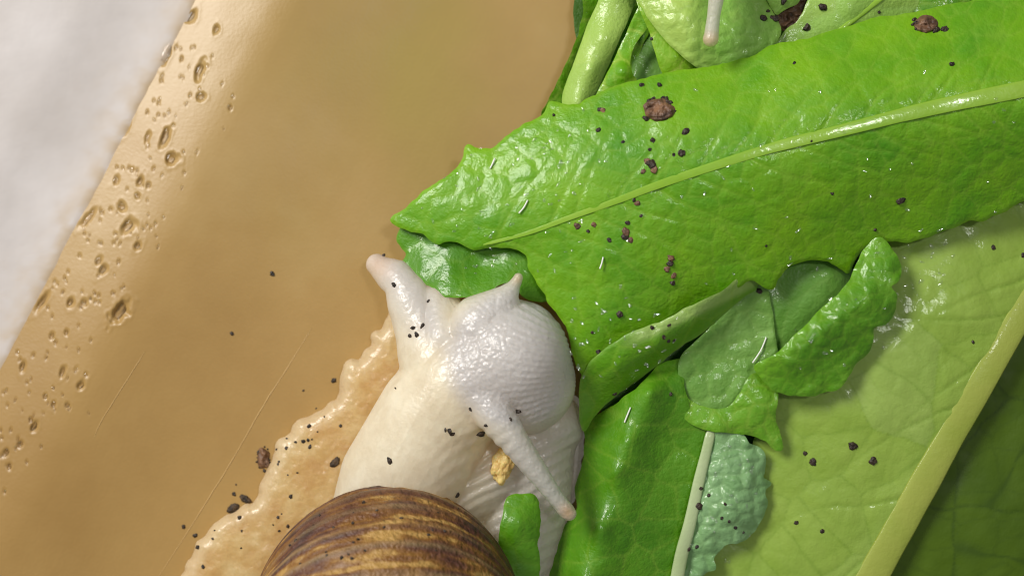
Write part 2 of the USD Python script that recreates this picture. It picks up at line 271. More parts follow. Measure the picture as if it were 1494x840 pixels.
# ---------------------------------------------------------------- lettuce
def leaf(label, outline, ctrl, mat, rib=None, rib_mat=None, rib_r=(3, 5), rib_z=0.0, cell=42.0, puck=3.0, vw=2.2, vstr=0.6, thick=2.8, step=4.0, rough=2.0, tooth=14.0, seed=0, big=6.0, bigscale=90.0, tone=None, cat='lettuce leaf', name='lettuce_leaf', curl=0.0, laterals=None, waves=0.0, celltone=0.25, rflat=0.4, kernel='thin_plate_spline', vd=0.0):
    c = np.array(ctrl, float)
    rbf = RBFInterpolator(c[:, :2], c[:, 2], kernel=kernel, smoothing=2.0)
    o = np.array(outline, float); r = np.random.default_rng(seed + 500)
    lo, hi = o.min(0) - 60, o.max(0) + 60
    gy, gx = np.mgrid[lo[1]:hi[1]:cell, lo[0]:hi[0]:cell * 1.25]
    seeds = np.stack([gx.ravel(), gy.ravel()], 1) + r.uniform(-.48, .48, (gx.size, 2)) * cell * [1.25, 1]
    gy, gx = np.mgrid[lo[1]:hi[1]:cell * .42, lo[0]:hi[0]:cell * 0.5]
    kd2 = cKDTree(np.stack([gx.ravel(), gy.ravel()], 1) + r.uniform(-.48, .48, (gx.size, 2)) * cell * .42)
    kd = cKDTree(seeds); crand = r.uniform(0, 1, len(seeds)) ** 2
    lat = []
    if rib is not None:
        rc = resample(catmull(rib, False), 6, False)
        if laterals:
            gap, ang, ln = laterals
            for i in range(6, len(rc) - 2, max(int(gap / 6), 1)):
                t = rc[min(i + 1, len(rc) - 1)] - rc[i - 1]; t /= np.linalg.norm(t)
                for sd in (-1, 1):
                    a0 = ang * sd * r.uniform(.8, 1.2); p = rc[i] + t * r.uniform(-gap / 3, gap / 3); a = math.atan2(t[1], t[0]) + a0
                    for k in range(int(ln / 4)):
                        p = p + 4 * np.array([math.cos(a), math.sin(a)]); a += -sd * 0.006 + r.normal(0, 0.05); lat.append((p[0], p[1], max(0.25, 1 - k * 4 / ln)))
    lat = np.array(lat) if lat else None
    lkd = cKDTree(lat[:, :2]) if lat is not None else None
    def fields(x, y):
        wx = x + 16 * fbm2(x, y, 38, seed + 1, 2); wy = y + 16 * fbm2(x, y, 38, seed + 2, 2)
        d, ci = kd.query(np.stack([wx, wy], -1), k=2); f = d[:, 1] - d[:, 0]; cellv = crand[ci[:, 0]]
        v = np.exp(-(f / (vw * 1.6)) ** 2) * vstr
        d2, _ = kd2.query(np.stack([wx, wy], -1), k=2); v = np.maximum(v, 0.4 * vstr * np.exp(-((d2[:, 1] - d2[:, 0]) / (vw * 1.2)) ** 2))
        bulge = 0.75 * sstep(-0.1 * cell, 0.62 * cell, f) + 0.16 * sstep(0, 0.25 * cell, d2[:, 1] - d2[:, 0])
        if lkd is not None:
            dl, il = lkd.query(np.stack([x, y], -1)); w = lat[il, 2]; bulge = bulge - vd / max(puck, .1) * np.exp(-(dl / (vw * 2.0)) ** 2) * w
            v = np.maximum(v * 0.8, np.exp(-(dl / (vw * 1.3)) ** 2) * w * min(1, vstr * 1.5)); bulge = bulge * (1 - 0.75 * np.exp(-(dl / (vw * 2.2)) ** 2) * w)
        return v, bulge, cellv
    def zf(x, y, rim):
        z = rbf(np.stack([x, y], -1)); v, b, _ = fields(x, y)
        z = z + puck * b + big * fbm2(x, y, bigscale, seed + 3, 3) * 2 + 0.45 * puck * fbm2(x, y, 13, seed + 4, 2)
        if curl: z = z + curl * np.exp(-rim / 12.0)
        if waves: z = z + waves * np.exp(-rim / 22.0) * fbm2(x, y, 26, seed + 8, 2) * 2
        return z
    v, f, xy, rim, n = sheet(outline, zf, thick, step, rough, tooth, seed)
    ve, _, cv = fields(xy[:, 0], xy[:, 1])
    tn = np.clip(tone(xy[:, 0], xy[:, 1]) if tone else 0.5 * sstep(0.05, 0.4, fbm2(xy[:, 0], xy[:, 1], 120, seed + 6, 2)), 0, 1)
    tn = np.clip(tn + celltone * (cv - 0.2), 0, 1)
    tn = np.maximum(tn, 0.35 * np.exp(-rim / 3.0))
    t = thing(name, label, cat)
    put('blade', (v, f), mat, t, attrs={'vein': np.r_[ve, ve], 'tone': np.r_[tn, tn]}); splat(v[:n], f[(f < n).all(1)])
    if rib is not None:
        w = np.linspace(rib_r[0], rib_r[1], len(rc)); x, y = rc[:, 0], rc[:, 1]
        w = w * (1 + 0.2 * fbm2(x, y, 60, seed + 9, 2))
        w[0] *= .3; w[1] *= .7
        z = zf(x, y, np.full(len(x), 50.0)); z = np.convolve(np.pad(z, 7, mode='edge'), np.ones(15) / 15, 'valid')
        tv, tf = tube(np.c_[rc, z + rib_z * w + 0.9], w, 14, rflat); put('midrib', (tv, tf), rib_mat, t, attrs={'vein': np.zeros(len(tv)), 'tone': np.zeros(len(tv))}); splat(tv, tf)
    return t

U = lambda z, *pts: [(x, y, z) for x, y in pts]
leaf('dark filler lettuce leaf added under the heap, coloured so its gaps look shaded', [(905, -60), (1560, -60), (1580, 500), (1560, 900), (960, 900), (890, 700), (870, 500), (850, 300), (850, 120)], U(12, (905, -60), (1560, -60), (1560, 900), (900, 880), (1200, 400)), M['under'], seed=1, step=9, cell=70, big=5)  # added under the heap, the shade of the gaps put into its dark colour
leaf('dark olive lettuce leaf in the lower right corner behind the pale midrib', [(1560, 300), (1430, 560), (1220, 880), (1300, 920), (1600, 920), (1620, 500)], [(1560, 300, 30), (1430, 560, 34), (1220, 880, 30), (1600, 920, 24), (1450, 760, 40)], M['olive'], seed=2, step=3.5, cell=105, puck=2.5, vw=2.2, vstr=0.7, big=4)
leaf('pale yellow green lettuce leaf with netted veins and thick pale midrib at right', [(1000, 890), (1035, 800), (1085, 690), (1120, 590), (1160, 530), (1235, 440), (1290, 350), (1380, 300), (1560, 200), (1575, 370), (1500, 475), (1395, 650), (1275, 860), (1250, 900)],
     [(1000, 890, 36), (1120, 590, 50), (1290, 350, 56), (1560, 200, 58), (1300, 600, 72), (1200, 750, 60), (1420, 420, 78), (1500, 475, 66), (1395, 650, 62), (1275, 860, 56), (1345, 500, 80), (1180, 640, 58)], M['pale'],
     rib=[(1560, 350), (1494, 452), (1440, 545), (1385, 640), (1330, 738), (1262, 860)], rib_mat=M['rib'], rib_r=(16, 23), rib_z=0.0, rflat=0.2, seed=3, step=3.2, cell=74, puck=2.4, vw=1.6, vstr=0.42, big=5, bigscale=90, celltone=0.35, vd=1.0, laterals=(90, 0.8, 260))
# the long one with the white midrib
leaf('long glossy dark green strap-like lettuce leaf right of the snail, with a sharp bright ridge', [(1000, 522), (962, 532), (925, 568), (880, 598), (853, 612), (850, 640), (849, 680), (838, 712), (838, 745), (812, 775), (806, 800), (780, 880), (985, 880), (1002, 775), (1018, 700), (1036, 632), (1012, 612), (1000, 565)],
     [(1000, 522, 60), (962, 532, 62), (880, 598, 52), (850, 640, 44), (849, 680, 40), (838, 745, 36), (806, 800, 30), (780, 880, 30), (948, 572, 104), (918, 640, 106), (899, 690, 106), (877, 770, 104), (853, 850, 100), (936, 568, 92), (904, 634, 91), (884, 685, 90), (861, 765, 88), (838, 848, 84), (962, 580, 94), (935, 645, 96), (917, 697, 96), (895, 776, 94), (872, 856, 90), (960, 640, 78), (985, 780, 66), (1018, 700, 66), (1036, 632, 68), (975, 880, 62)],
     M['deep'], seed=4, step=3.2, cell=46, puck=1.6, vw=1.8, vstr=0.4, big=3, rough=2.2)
leaf('crinkled blue green lettuce leaf beside a thin white stem, lower middle', [(1037, 630), (1074, 628), (1092, 650), (1110, 657), (1116, 673), (1113, 695), (1126, 704), (1115, 716), (1119, 735), (1109, 757), (1094, 782), (1074, 792), (1057, 795), (1042, 814), (1044, 831), (1025, 838), (1000, 885), (985, 885), (1000, 780), (1020, 700)],
     [(1037, 630, 70), (1074, 628, 72), (1116, 673, 68), (1126, 704, 64), (1119, 735, 64), (1094, 782, 63), (1044, 831, 64), (1000, 885, 64), (990, 860, 62), (1020, 700, 70), (1065, 700, 84), (1080, 745, 84), (1040, 770, 78)], M['blue'], thick=1.6,
     rib=[(1039, 622), (1030, 660), (1019, 705), (1006, 765), (993, 815), (982, 880)], rib_mat=M['rib_white'], rib_r=(6.5, 10), rib_z=0.5, seed=5, step=2.6, cell=19, puck=3.4, vw=1.8, vstr=0.2, big=8, bigscale=40, rough=2.5, waves=6, tone=lambda x, y: 0.6 + fbm2(x, y, 60, 8, 2))
# inner leaves right of the middle
leaf('dark blue green rounded leaf lobe tucked under the big leaf, right of middle', [(1100, 440), (1118, 415), (1133, 398), (1151, 382), (1180, 368), (1215, 372), (1242, 390), (1243, 412), (1228, 432), (1180, 490), (1140, 530), (1110, 545)],
     [(1100, 440, 62), (1151, 382, 66), (1215, 372, 70), (1243, 412, 62), (1180, 490, 60), (1120, 540, 56), (1175, 430, 76), (1215, 400, 80)], M['soft'], seed=6, step=3.5, cell=55, puck=2, big=3, vstr=0.3, rough=1.0, curl=3)
leaf('soft blue green concave leaf with a fine dark crease, in the middle of the heap', [(992, 525), (1030, 484), (1066, 445), (1094, 418), (1114, 412), (1124, 440), (1132, 500), (1136, 540), (1125, 600), (1090, 622), (1030, 615), (1000, 580)],
     [(992, 525, 76), (1030, 484, 78), (1094, 418, 82), (1124, 440, 76), (1136, 520, 66), (1120, 600, 66), (1030, 615, 66), (1060, 520, 68), (1085, 565, 68), (1040, 560, 68), (1080, 470, 72)], M['soft'], seed=7, step=3.0, cell=30, puck=2.6, big=9, bigscale=60, vstr=0.4, rough=1.0, tone=lambda x, y: 0.7 * sstep(1010, 1080, x) + fbm2(x, y, 50, 3, 2))
leaf('bright green lobed leaf edge below the concave blue green leaf', [(990, 570), (1008, 585), (1035, 596), (1062, 594), (1078, 576), (1098, 545), (1125, 552), (1135, 575), (1130, 608), (1138, 635), (1142, 654), (1130, 655), (1112, 640), (1080, 632), (1040, 628), (1010, 619), (994, 602)],
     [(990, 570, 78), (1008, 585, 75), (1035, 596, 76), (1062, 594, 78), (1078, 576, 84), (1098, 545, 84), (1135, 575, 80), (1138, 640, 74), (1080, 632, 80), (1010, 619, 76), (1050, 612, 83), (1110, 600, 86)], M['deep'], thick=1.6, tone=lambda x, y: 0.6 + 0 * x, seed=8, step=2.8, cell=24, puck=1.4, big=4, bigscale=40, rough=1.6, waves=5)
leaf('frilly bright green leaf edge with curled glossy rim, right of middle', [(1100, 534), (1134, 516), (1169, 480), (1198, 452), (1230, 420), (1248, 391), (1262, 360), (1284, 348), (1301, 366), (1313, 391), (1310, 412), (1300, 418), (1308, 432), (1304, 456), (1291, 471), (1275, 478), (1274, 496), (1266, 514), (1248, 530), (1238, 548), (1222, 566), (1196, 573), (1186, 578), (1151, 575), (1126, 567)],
     [(1100, 534, 100), (1134, 510, 106), (1198, 452, 106), (1248, 391, 106), (1284, 348, 106), (1313, 391, 106), (1304, 456, 106), (1266, 514, 98), (1222, 566, 94), (1151, 575, 92), (1126, 560, 92), (1118, 527, 110), (1137, 519, 120), (1155, 509, 122), (1176, 496, 124), (1198, 482, 126), (1223, 463, 126), (1247, 450, 125), (1270, 438, 123), (1290, 414, 120), (1298, 390, 116), (1190, 535, 106), (1240, 505, 106)], M['deep'], kernel='linear', thick=1.6, seed=9, step=2.4, cell=19, puck=1.4, big=5, bigscale=34, vstr=0.25, rough=2.0, waves=7, tone=lambda x, y: 0.8 * sstep(10, -20, (x - 1134) * 0.74 + (y - 516) * 0.67 - 22))  # highlight on the upper panel is painted in as a paler tone
# the heap's top edge
leaf('thin bright edged leaf on the outer left of the heap, top', [(864, -30), (848, 22), (843, 50), (831, 80), (815, 114), (800, 146), (790, 170), (840, 190), (900, 150), (930, 90), (960, -30)], [(864, -30, 58), (843, 50, 52), (815, 114, 46), (790, 170, 46), (900, 150, 32), (950, -30, 38), (875, 40, 40), (850, 110, 34)], M['bright'], seed=10, step=3.5, cell=45, puck=1.5, big=2, curl=8, rough=2.0)
leaf('pale rolled lettuce leaf like a half pipe, upper left of the heap', [(880, -30), (872, 3), (855, 40), (838, 88), (820, 140), (828, 165), (866, 150), (886, 100), (908, 50), (928, 4), (940, -30)], [(880, -30, 66), (855, 40, 56), (838, 88, 54), (820, 140, 50), (866, 150, 54), (886, 100, 58), (928, 4, 64), (905, -20, 80), (880, 55, 75), (862, 100, 74), (845, 150, 70)], M['mint'], seed=11, step=3.5, cell=60, puck=1, big=1.5, vstr=0.2, rough=0.8, tone=lambda x, y: 0.8 + 0 * x)
leaf('narrow green leaf strip between the rolled leaf and the dark hollow', [(934, 10), (947, 36), (941, 46), (926, 66), (919, 90), (922, 106), (930, 125), (900, 145), (866, 150), (892, 96), (915, 46)], [(934, 10, 82), (947, 36, 80), (919, 90, 76), (930, 125, 74), (866, 150, 66), (892, 96, 72), (908, 100, 88)], M['bright'], seed=12, step=3, cell=40, puck=1.2, big=2, rough=1.0, curl=3)
leaf('dusky teal leaf deep inside the dark hollow near the top', [(955, 30), (925, 70), (920, 100), (928, 130), (985, 130), (985, 90)], [(955, 30, 26), (925, 70, 28), (928, 130, 40), (985, 130, 46), (985, 90, 40), (950, 95, 44)], M['soft'], seed=13, step=3.5, cell=40, puck=1, big=2, vstr=0.2)
leaf('bright yellow green leaf running down to the big leaf, top of heap', [(925, -30), (928, 0), (936, 22), (945, 42), (953, 70), (966, 108), (985, 125), (1040, 115), (1030, 98), (1008, 60), (985, -10), (980, -30)], [(925, -30, 84), (945, 42, 90), (953, 70, 90), (966, 108, 88), (985, 125, 86), (1030, 98, 70), (985, -10, 66), (960, 20, 96), (985, 85, 94)], M['bright'], seed=14, step=3, cell=38, puck=1.5, big=3, rough=0.8, tone=lambda x, y: 0.7 + 0 * x)
leaf('pale mint textured leaf under the pinkish tentacle at the top', [(920, -35), (938, 14), (955, 40), (972, 62), (1003, 90), (1024, 102), (1062, 110), (1102, 95), (1132, 66), (1141, 46), (1136, 30), (1118, -2), (1105, -35)], [(920, -35, 92), (955, 40, 97), (1003, 90, 98), (1062, 110, 92), (1132, 66, 92), (1118, -2, 90), (1105, -35, 90), (990, 20, 116), (1010, 60, 112), (1040, 10, 106), (1085, 50, 104)], M['mint'], seed=15, step=2.8, cell=20, puck=1.8, big=4, bigscale=50, vstr=0.3, vw=1.6, rough=1.2, tone=lambda x, y: sstep(1045, 990, x))
leaf('light green leaf end above the brown soil gap at the top', [(1112, -35), (1119, 0), (1132, 24), (1146, 15), (1166, 3), (1185, -35)], U(88, (1112, -35), (1132, 24), (1185, -35), (1166, 3)) + [(1140, -5, 98)], M['mint'], seed=16, step=3, cell=30, puck=2, big=2)
leaf('light green flat leaf right of the soil gap along the top edge', [(1120, 90), (1148, 45), (1165, 30), (1186, -10), (1200, -40), (1330, -40), (1345, 5), (1310, 30), (1240, 60), (1180, 85)], [(1120, 90, 78), (1165, 30, 80), (1200, -40, 82), (1330, -40, 80), (1310, 30, 76), (1180, 85, 72), (1240, 5, 94)], M['mint'], rib=[(1345, -40), (1295, -8), (1255, 22), (1225, 45)], rib_mat=M['rib_green'], rib_r=(3, 4), seed=17, step=3.2, cell=50, puck=2, big=3, vstr=0.5, tone=lambda x, y: 0.4 + 0 * x)
leaf('small dark green leaf corner at the top edge, right of the flat light leaf', [(1325, -40), (1320, 0), (1335, 30), (1400, 20), (1470, -10), (1470, -40)], U(70, (1325, -40), (1335, 30), (1470, -10)) + [(1390, -10, 82)], M['deep'], seed=18, step=4, cell=40, puck=2, big=4)
# leaves around the snail's mouth
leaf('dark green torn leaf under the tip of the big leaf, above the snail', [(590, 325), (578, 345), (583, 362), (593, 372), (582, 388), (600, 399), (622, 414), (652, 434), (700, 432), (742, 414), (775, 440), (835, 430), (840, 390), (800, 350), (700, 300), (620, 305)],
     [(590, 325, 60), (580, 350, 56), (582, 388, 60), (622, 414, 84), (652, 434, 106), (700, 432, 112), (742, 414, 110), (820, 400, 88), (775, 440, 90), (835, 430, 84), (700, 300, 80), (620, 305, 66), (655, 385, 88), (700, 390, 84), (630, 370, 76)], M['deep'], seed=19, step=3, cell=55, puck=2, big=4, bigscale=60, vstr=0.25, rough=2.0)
leaf('folded green leaf roll with a pale rim, between big leaf and snail', [(850, 628), (846, 560), (860, 530), (878, 512), (905, 494), (950, 474), (965, 470), (1000, 450), (1050, 427), (1078, 404), (1108, 398), (1104, 420), (1084, 434), (1035, 477), (985, 512), (955, 536), (905, 572), (870, 602)],
     [(850, 628, 60), (846, 560, 84), (878, 512, 112), (950, 474, 120), (1000, 450, 124), (1050, 427, 122), (1108, 398, 96), (1084, 434, 90), (1035, 477, 86), (985, 512, 82), (955, 536, 78), (905, 572, 72), (870, 602, 64), (900, 540, 108), (960, 505, 116), (1010, 472, 116)], M['mid'], seed=20, step=3, cell=50, puck=2, big=3, vstr=0.3, rough=1.2, tone=lambda x, y: 1.4 * sstep(20, 4, (x - 965) * 0.44 + (y - 470) * 0.9) * sstep(890, 960, x))
big = leaf('largest bright green lettuce leaf, wet and specked, lying across the heap', [(570, 321), (590, 304), (614, 285), (640, 268), (662, 252), (676, 236), (682, 213), (697, 219), (722, 214), (746, 198), (762, 184), (780, 178), (794, 164), (803, 148), (830, 154), (862, 143), (892, 128), (925, 118), (960, 110), (1000, 104), (1042, 97), (1092, 84), (1132, 67), (1180, 57), (1243, 36), (1328, 20), (1371, 11), (1450, -4), (1600, -40), (1620, 230), (1494, 291), (1450, 315), (1412, 322), (1376, 336), (1337, 351), (1301, 353), (1284, 349), (1258, 362), (1247, 380), (1238, 398), (1215, 384), (1180, 377), (1151, 389), (1134, 405), (1126, 420), (1108, 413), (1092, 410), (1060, 428), (1037, 445), (1000, 462), (985, 478), (964, 494), (935, 500), (912, 512), (900, 524), (892, 540), (880, 556), (852, 552), (838, 520), (832, 490), (820, 466), (802, 440), (786, 418), (776, 394), (768, 374), (752, 362), (722, 358), (692, 361), (662, 352), (638, 354), (616, 340), (596, 336)],
     [(572, 320, 72), (640, 330, 92), (720, 345, 112), (850, 320, 136), (950, 275, 150), (1100, 225, 168), (1300, 170, 182), (1420, 145, 187), (1500, 130, 190), (1620, 105, 194), (690, 220, 86), (800, 160, 98), (900, 125, 108), (1050, 98, 112), (1200, 50, 118), (1350, 15, 124), (1560, -20, 126), (850, 220, 130), (1000, 170, 148), (1200, 110, 158), (1400, 70, 164), (1520, 280, 120), (1400, 325, 108), (1300, 350, 102), (1180, 376, 110), (1100, 408, 112), (1000, 420, 116), (1020, 450, 98), (964, 488, 96), (905, 505, 100), (900, 460, 118), (880, 547, 88), (845, 545, 90), (800, 440, 108), (770, 385, 112), (720, 360, 108), (900, 380, 134), (1050, 330, 144), (1200, 290, 148), (1400, 230, 158), (640, 270, 90)],
     M['large'], rib=[(705, 357), (770, 340), (830, 318), (900, 293), (960, 270), (1040, 243), (1130, 215), (1230, 190), (1350, 160), (1494, 130), (1620, 105)], rib_mat=M['rib_green'], rib_r=(2.0, 13), rib_z=0.0, rflat=0.11, seed=21, step=3.0, cell=34, puck=1.5, vw=1.6, vstr=0.20, big=4.0, bigscale=100, vd=1.8, rough=2.4, thick=5, laterals=(62, 0.75, 200))

# ---------------------------------------------------------------- the snail
def ball(x, y, z, r): 
    return m3.Manifold.sphere(r * (D - z) / D, 40).translate([float(a) for a in P(x, y, z) / S])
def chain(*b):
    out = m3.Manifold()
    for i in range(len(b) - 1): out = out + m3.Manifold.batch_hull([ball(*b[i]), ball(*b[i + 1])])
    return out
soft = chain((560, 830, 30, 95), (590, 705, 50, 96), (637, 606, 76, 86), (676, 562, 88, 84), (745, 522, 100, 87))
soft += chain((745, 522, 100, 87), (762, 556, 84, 78), (782, 570, 60, 48))
soft += chain((644, 528, 84, 62), (622, 480, 72, 46), (600, 438, 70, 36), (586, 412, 68, 25), (579, 406, 60, 27), (566, 398, 48, 22), (556, 391, 40, 17), (550, 386, 36, 16))
soft += chain((640, 440, 80, 26), (655, 500, 90, 52))
soft += chain((705, 480, 112, 52), (728, 450, 122, 30), (745, 424, 128, 12), (752, 413, 128, 8.5), (756, 405, 128, 7))
soft += chain((698, 566, 130, 42), (722, 604, 152, 29), (748, 640, 156, 22), (782, 686, 151, 16.5), (812, 727, 142, 11.5), (826, 744, 138, 12), (830, 748, 137, 11))
soft += chain((640, 720, 40, 70), (770, 640, 20, 66), (800, 620, 26, 52))
soft += chain((770, 640, 20, 70), (765, 720, 10, 70), (735, 830, 6, 74), (700, 900, 6, 74))
tm = soft.refine_to_length(7.0).to_mesh()
tmesh = trimesh.Trimesh(np.array(tm.vert_properties[:, :3], float), np.array(tm.tri_verts), process=True)
trimesh.smoothing.filter_taubin(tmesh, lamb=0.5, nu=0.51, iterations=22)
soft2 = m3.Manifold(m3.Mesh(np.asarray(tmesh.vertices, np.float32), np.asarray(tmesh.faces, np.uint32)))
if soft2.is_empty(): soft2 = soft
footo = [(560, 400), (568, 440), (572, 462), (562, 474), (546, 486), (540, 505), (527, 520), (510, 527), (495, 546), (497, 570), (480, 588), (468, 600), (448, 606), (428, 622), (414, 642), (402, 655), (398, 672), (384, 690), (380, 712), (372, 728), (345, 742), (312, 765), (288, 795), (270, 825), (250, 880), (250, 960), (420, 980), (560, 940), (690, 930), (770, 900), (798, 810), (812, 770), (838, 730), (850, 680), (852, 630), (845, 585), (800, 560), (700, 560), (640, 480), (605, 410)]
fo = resample(catmull(footo), 3.0); al = np.arange(len(fo)) * 3.0
fn_ = np.roll(fo, -1, 0) - np.roll(fo, 1, 0); fn_ = np.stack([fn_[:, 1], -fn_[:, 0]], 1); fn_ /= np.linalg.norm(fn_, axis=1, keepdims=True)
cen = shapely.Polygon(fo); sgn = -1 if cen.contains(shapely.Point(*(fo[20] + 2 * fn_[20]))) else 1
footo = fo + sgn * fn_ * ((3.5 + 16 * np.abs(fbm2(fo[:, 0], fo[:, 1], 40, 13, 2))) * np.abs(np.sin(al / 12.5 + 5 * fbm2(fo[:, 0], fo[:, 1], 55, 3, 2))) ** 0.8 - 3)[:, None] * ((fo[:, 0] < 575) | (fo[:, 1] > 560))[:, None]
footo = footo[::2]
def foot_z(x, y, rim):
    sc = 1 - np.exp(-rim / 6.5)
    return 3 + 17 * sc + 0.8 * np.exp(-((rim - 10) / 8.0) ** 2) + 0.10 * np.minimum(rim, 120) + 1.6 * fbm2(x, y, 14, 4, 2) * np.minimum(1, rim / 6)
fvv, fff, fxy, frim, fn = sheet(footo, foot_z, 0, 3.5, 0.6, 11.0, 31, flat_bottom=-9.0)
footm = m3.Manifold(m3.Mesh(np.asarray(fvv / S, np.float32), np.asarray(fff, np.uint32)))
print('foot', footm.status(), footm.volume(), 'soft', soft2.status(), soft2.volume())
body = (soft2 + footm if footm.volume() > 0 else soft2).trim_by_plane([0, 0, 1.0], -9.0).refine_to_length(3.4)
bm = body.to_mesh()
bt = trimesh.Trimesh(np.array(bm.vert_properties[:, :3], float), np.array(bm.tri_verts), process=True)
bv = np.array(bt.vertices); bn = np.array(bt.vertex_normals)
x, y, z = pix(bv * S)
df, _ = cKDTree(fvv[:fn] / S).query(bv); ds, _ = cKDTree(tmesh.vertices).query(bv)
foot = sstep(-1.5, 1.5, ds - df - 1.0) * sstep(780, 640, x)
hx = np.hypot((x - 750) / 105, (y - 520) / 105)
head = sstep(1.15, 0.75, hx) * (1 - foot) * sstep(60, 90, z) * (1 - 0.7 * sstep(600, 640, y) * sstep(715, 740, x) * sstep(95, 115, z))
tipw = np.clip(np.exp(-(((x - 829) ** 2 + (y - 747) ** 2) / 14 ** 2)) * (z > 100) + 0.8 * np.exp(-(((x - 756) ** 2 + (y - 407) ** 2) / 9 ** 2)) + 0.45 * np.exp(-(((x - 550) ** 2 + (y - 386) ** 2) / 24 ** 2)) * (z > 20), 0, 1)
ang = np.arctan2(y - 545, x - 950) 
str_ = np.sin(ang * 125 + 7 * fbm2(x, y, 40, 2, 2)) * (0.7 + fbm2(x, y, 24, 5, 2))
right = sstep(715, 775, x) * head
gran = fbm2(x + 10 * fbm2(x, y, 30, 3, 2), y, 7, 6, 2) * 2
# long soft folds across the neck, following it
fold = np.sin(((x - 600) * 0.51 + (y - 640) * 0.86) / 2.6 + 9 * fbm2(x, y, 90, 7, 2)) * (1 - head) * (1 - foot) * sstep(600, 720, x) * sstep(600, 650, y)
amp = right * 1.1 * str_ + head * (1 - 0.6 * right) * 1.1 * gran + 1.0 * fold + (1 - head) * (1 - foot) * 1.3 * fbm2((x - 600) * 0.89 + (y - 600) * 0.45, ((x - 600) * 0.45 - (y - 600) * 0.89) * 0.15, 7, 9, 2) + foot * (1.4 * fbm2(x, y, 7, 10, 2) + 2.2 * fbm2(x, y, 22, 12, 2))
small = np.clip((z - 20) / 30, 0, 1)
tent = ((x > 745) & (y > 625) & (z > 95)); amp[tent] *= 0.25
bv2 = (bv + bn * (amp * np.maximum(small, foot))[:, None]) * S
skin = usdkit.material(stage, '/World/Looks/snail_skin', {
    'g': ('geometry', {}), 'f': ('attribute', {'attribute': 'foot'}), 'h': ('attribute', {'attribute': 'head'}), 'gr': ('attribute', {'attribute': 'grey'}), 't': ('attribute', {'attribute': 'tip'}),
    'n': ('noise_texture', {'scale': 220.0, 'detail': 6.0, 'roughness': 0.65}), 'r': ('rgb_ramp', {'ramp': [(0.33, (0.60, 0.515, 0.37)), (0.68, (0.72, 0.645, 0.49))]}),
    'mh': ('mix', {'color2': (0.50, 0.475, 0.46)}), 'nf': ('noise_texture', {'scale': 190.0, 'detail': 4.0, 'roughness': 0.6}),
    'rf': ('rgb_ramp', {'ramp': [(0.36, (0.49, 0.275, 0.090)), (0.55, (0.58, 0.365, 0.140)), (0.72, (0.66, 0.46, 0.21))]}),
    'mf': ('mix', {}), 'e': ('attribute', {'attribute': 'edge'}), 'me': ('mix', {'color2': (0.70, 0.51, 0.30)}), 'mt': ('mix', {'color2': (0.66, 0.36, 0.22)}),
    'n2': ('noise_texture', {'scale': 1300.0, 'detail': 2.0}), 'v2': ('voronoi_texture', {'scale': 1150.0, 'feature': 'smooth_f1', 'smoothness': 0.4}), 'hv': ('math', {'math_type': 'multiply'}), 'ad': ('math', {'math_type': 'multiply_add', 'value2': -0.9}), 'nn': ('math', {'math_type': 'multiply', 'value2': 0.4}), 'b': ('bump', {'strength': 0.5, 'distance': 0.0005}),
    'p': ('principled_bsdf', {'roughness': 0.4, 'subsurface_weight': 0.6, 'subsurface_scale': 0.003, 'subsurface_radius': (1.0, 0.85, 0.7), 'coat_weight': 0.18, 'coat_roughness': 0.12})},
    [('g.position', 'n.vector'), ('g.position', 'nf.vector'), ('g.position', 'n2.vector'), ('g.position', 'v2.vector'), ('n.fac', 'r.fac'), ('r.color', 'mh.color1'), ('gr.fac', 'mh.fac'), ('nf.fac', 'rf.fac'), ('mh.color', 'mf.color1'), ('rf.color', 'mf.color2'), ('f.fac', 'mf.fac'),
     ('mf.color', 'me.color1'), ('e.fac', 'me.fac'), ('me.color', 'mt.color1'), ('t.fac', 'mt.fac'), ('mt.color', 'p.base_color'), ('v2.distance', 'hv.value1'), ('h.fac', 'hv.value2'), ('hv.value', 'ad.value1'), ('n2.fac', 'nn.value1'), ('nn.value', 'ad.value3'), ('ad.value', 'b.height'), ('b.normal', 'p.normal'), ('b.normal', 'p.coat_normal')], surface='p.BSDF')
dr, ir = cKDTree(fxy).query(np.stack([x, y], -1)); edgew = np.exp(-(frim[ir] / 19.0) ** 2) * foot * 0.65
snail = thing('snail', 'large pale cream snail with a brown shell, feeding at the lettuce', 'snail')
put('body', (bv2, np.array(bt.faces)), skin, snail, attrs={'foot': foot, 'grey': np.clip(head + 0.85 * np.exp(-np.clip(((x - 583) * 0.8 - (y - 404) * 0.56), -99, 99) ** 2 / 34 ** 2) * sstep(530, 480, y) * sstep(665, 630, x) * (1 - foot) + 0.7 * sstep(690, 760, x) * sstep(560, 640, y), 0, 1), 'head': np.clip(head * (1 - 0.45 * right) + 0.3 * np.exp(-np.clip(((x - 583) * 0.8 - (y - 404) * 0.56), -99, 99) ** 2 / 30 ** 2) * sstep(500, 470, y) * sstep(660, 630, x) * (1 - foot) + 0.6 * sstep(690, 760, x) * sstep(560, 640, y), 0, 1), 'tip': tipw, 'edge': edgew}); splat(bv2, np.array(bt.faces))

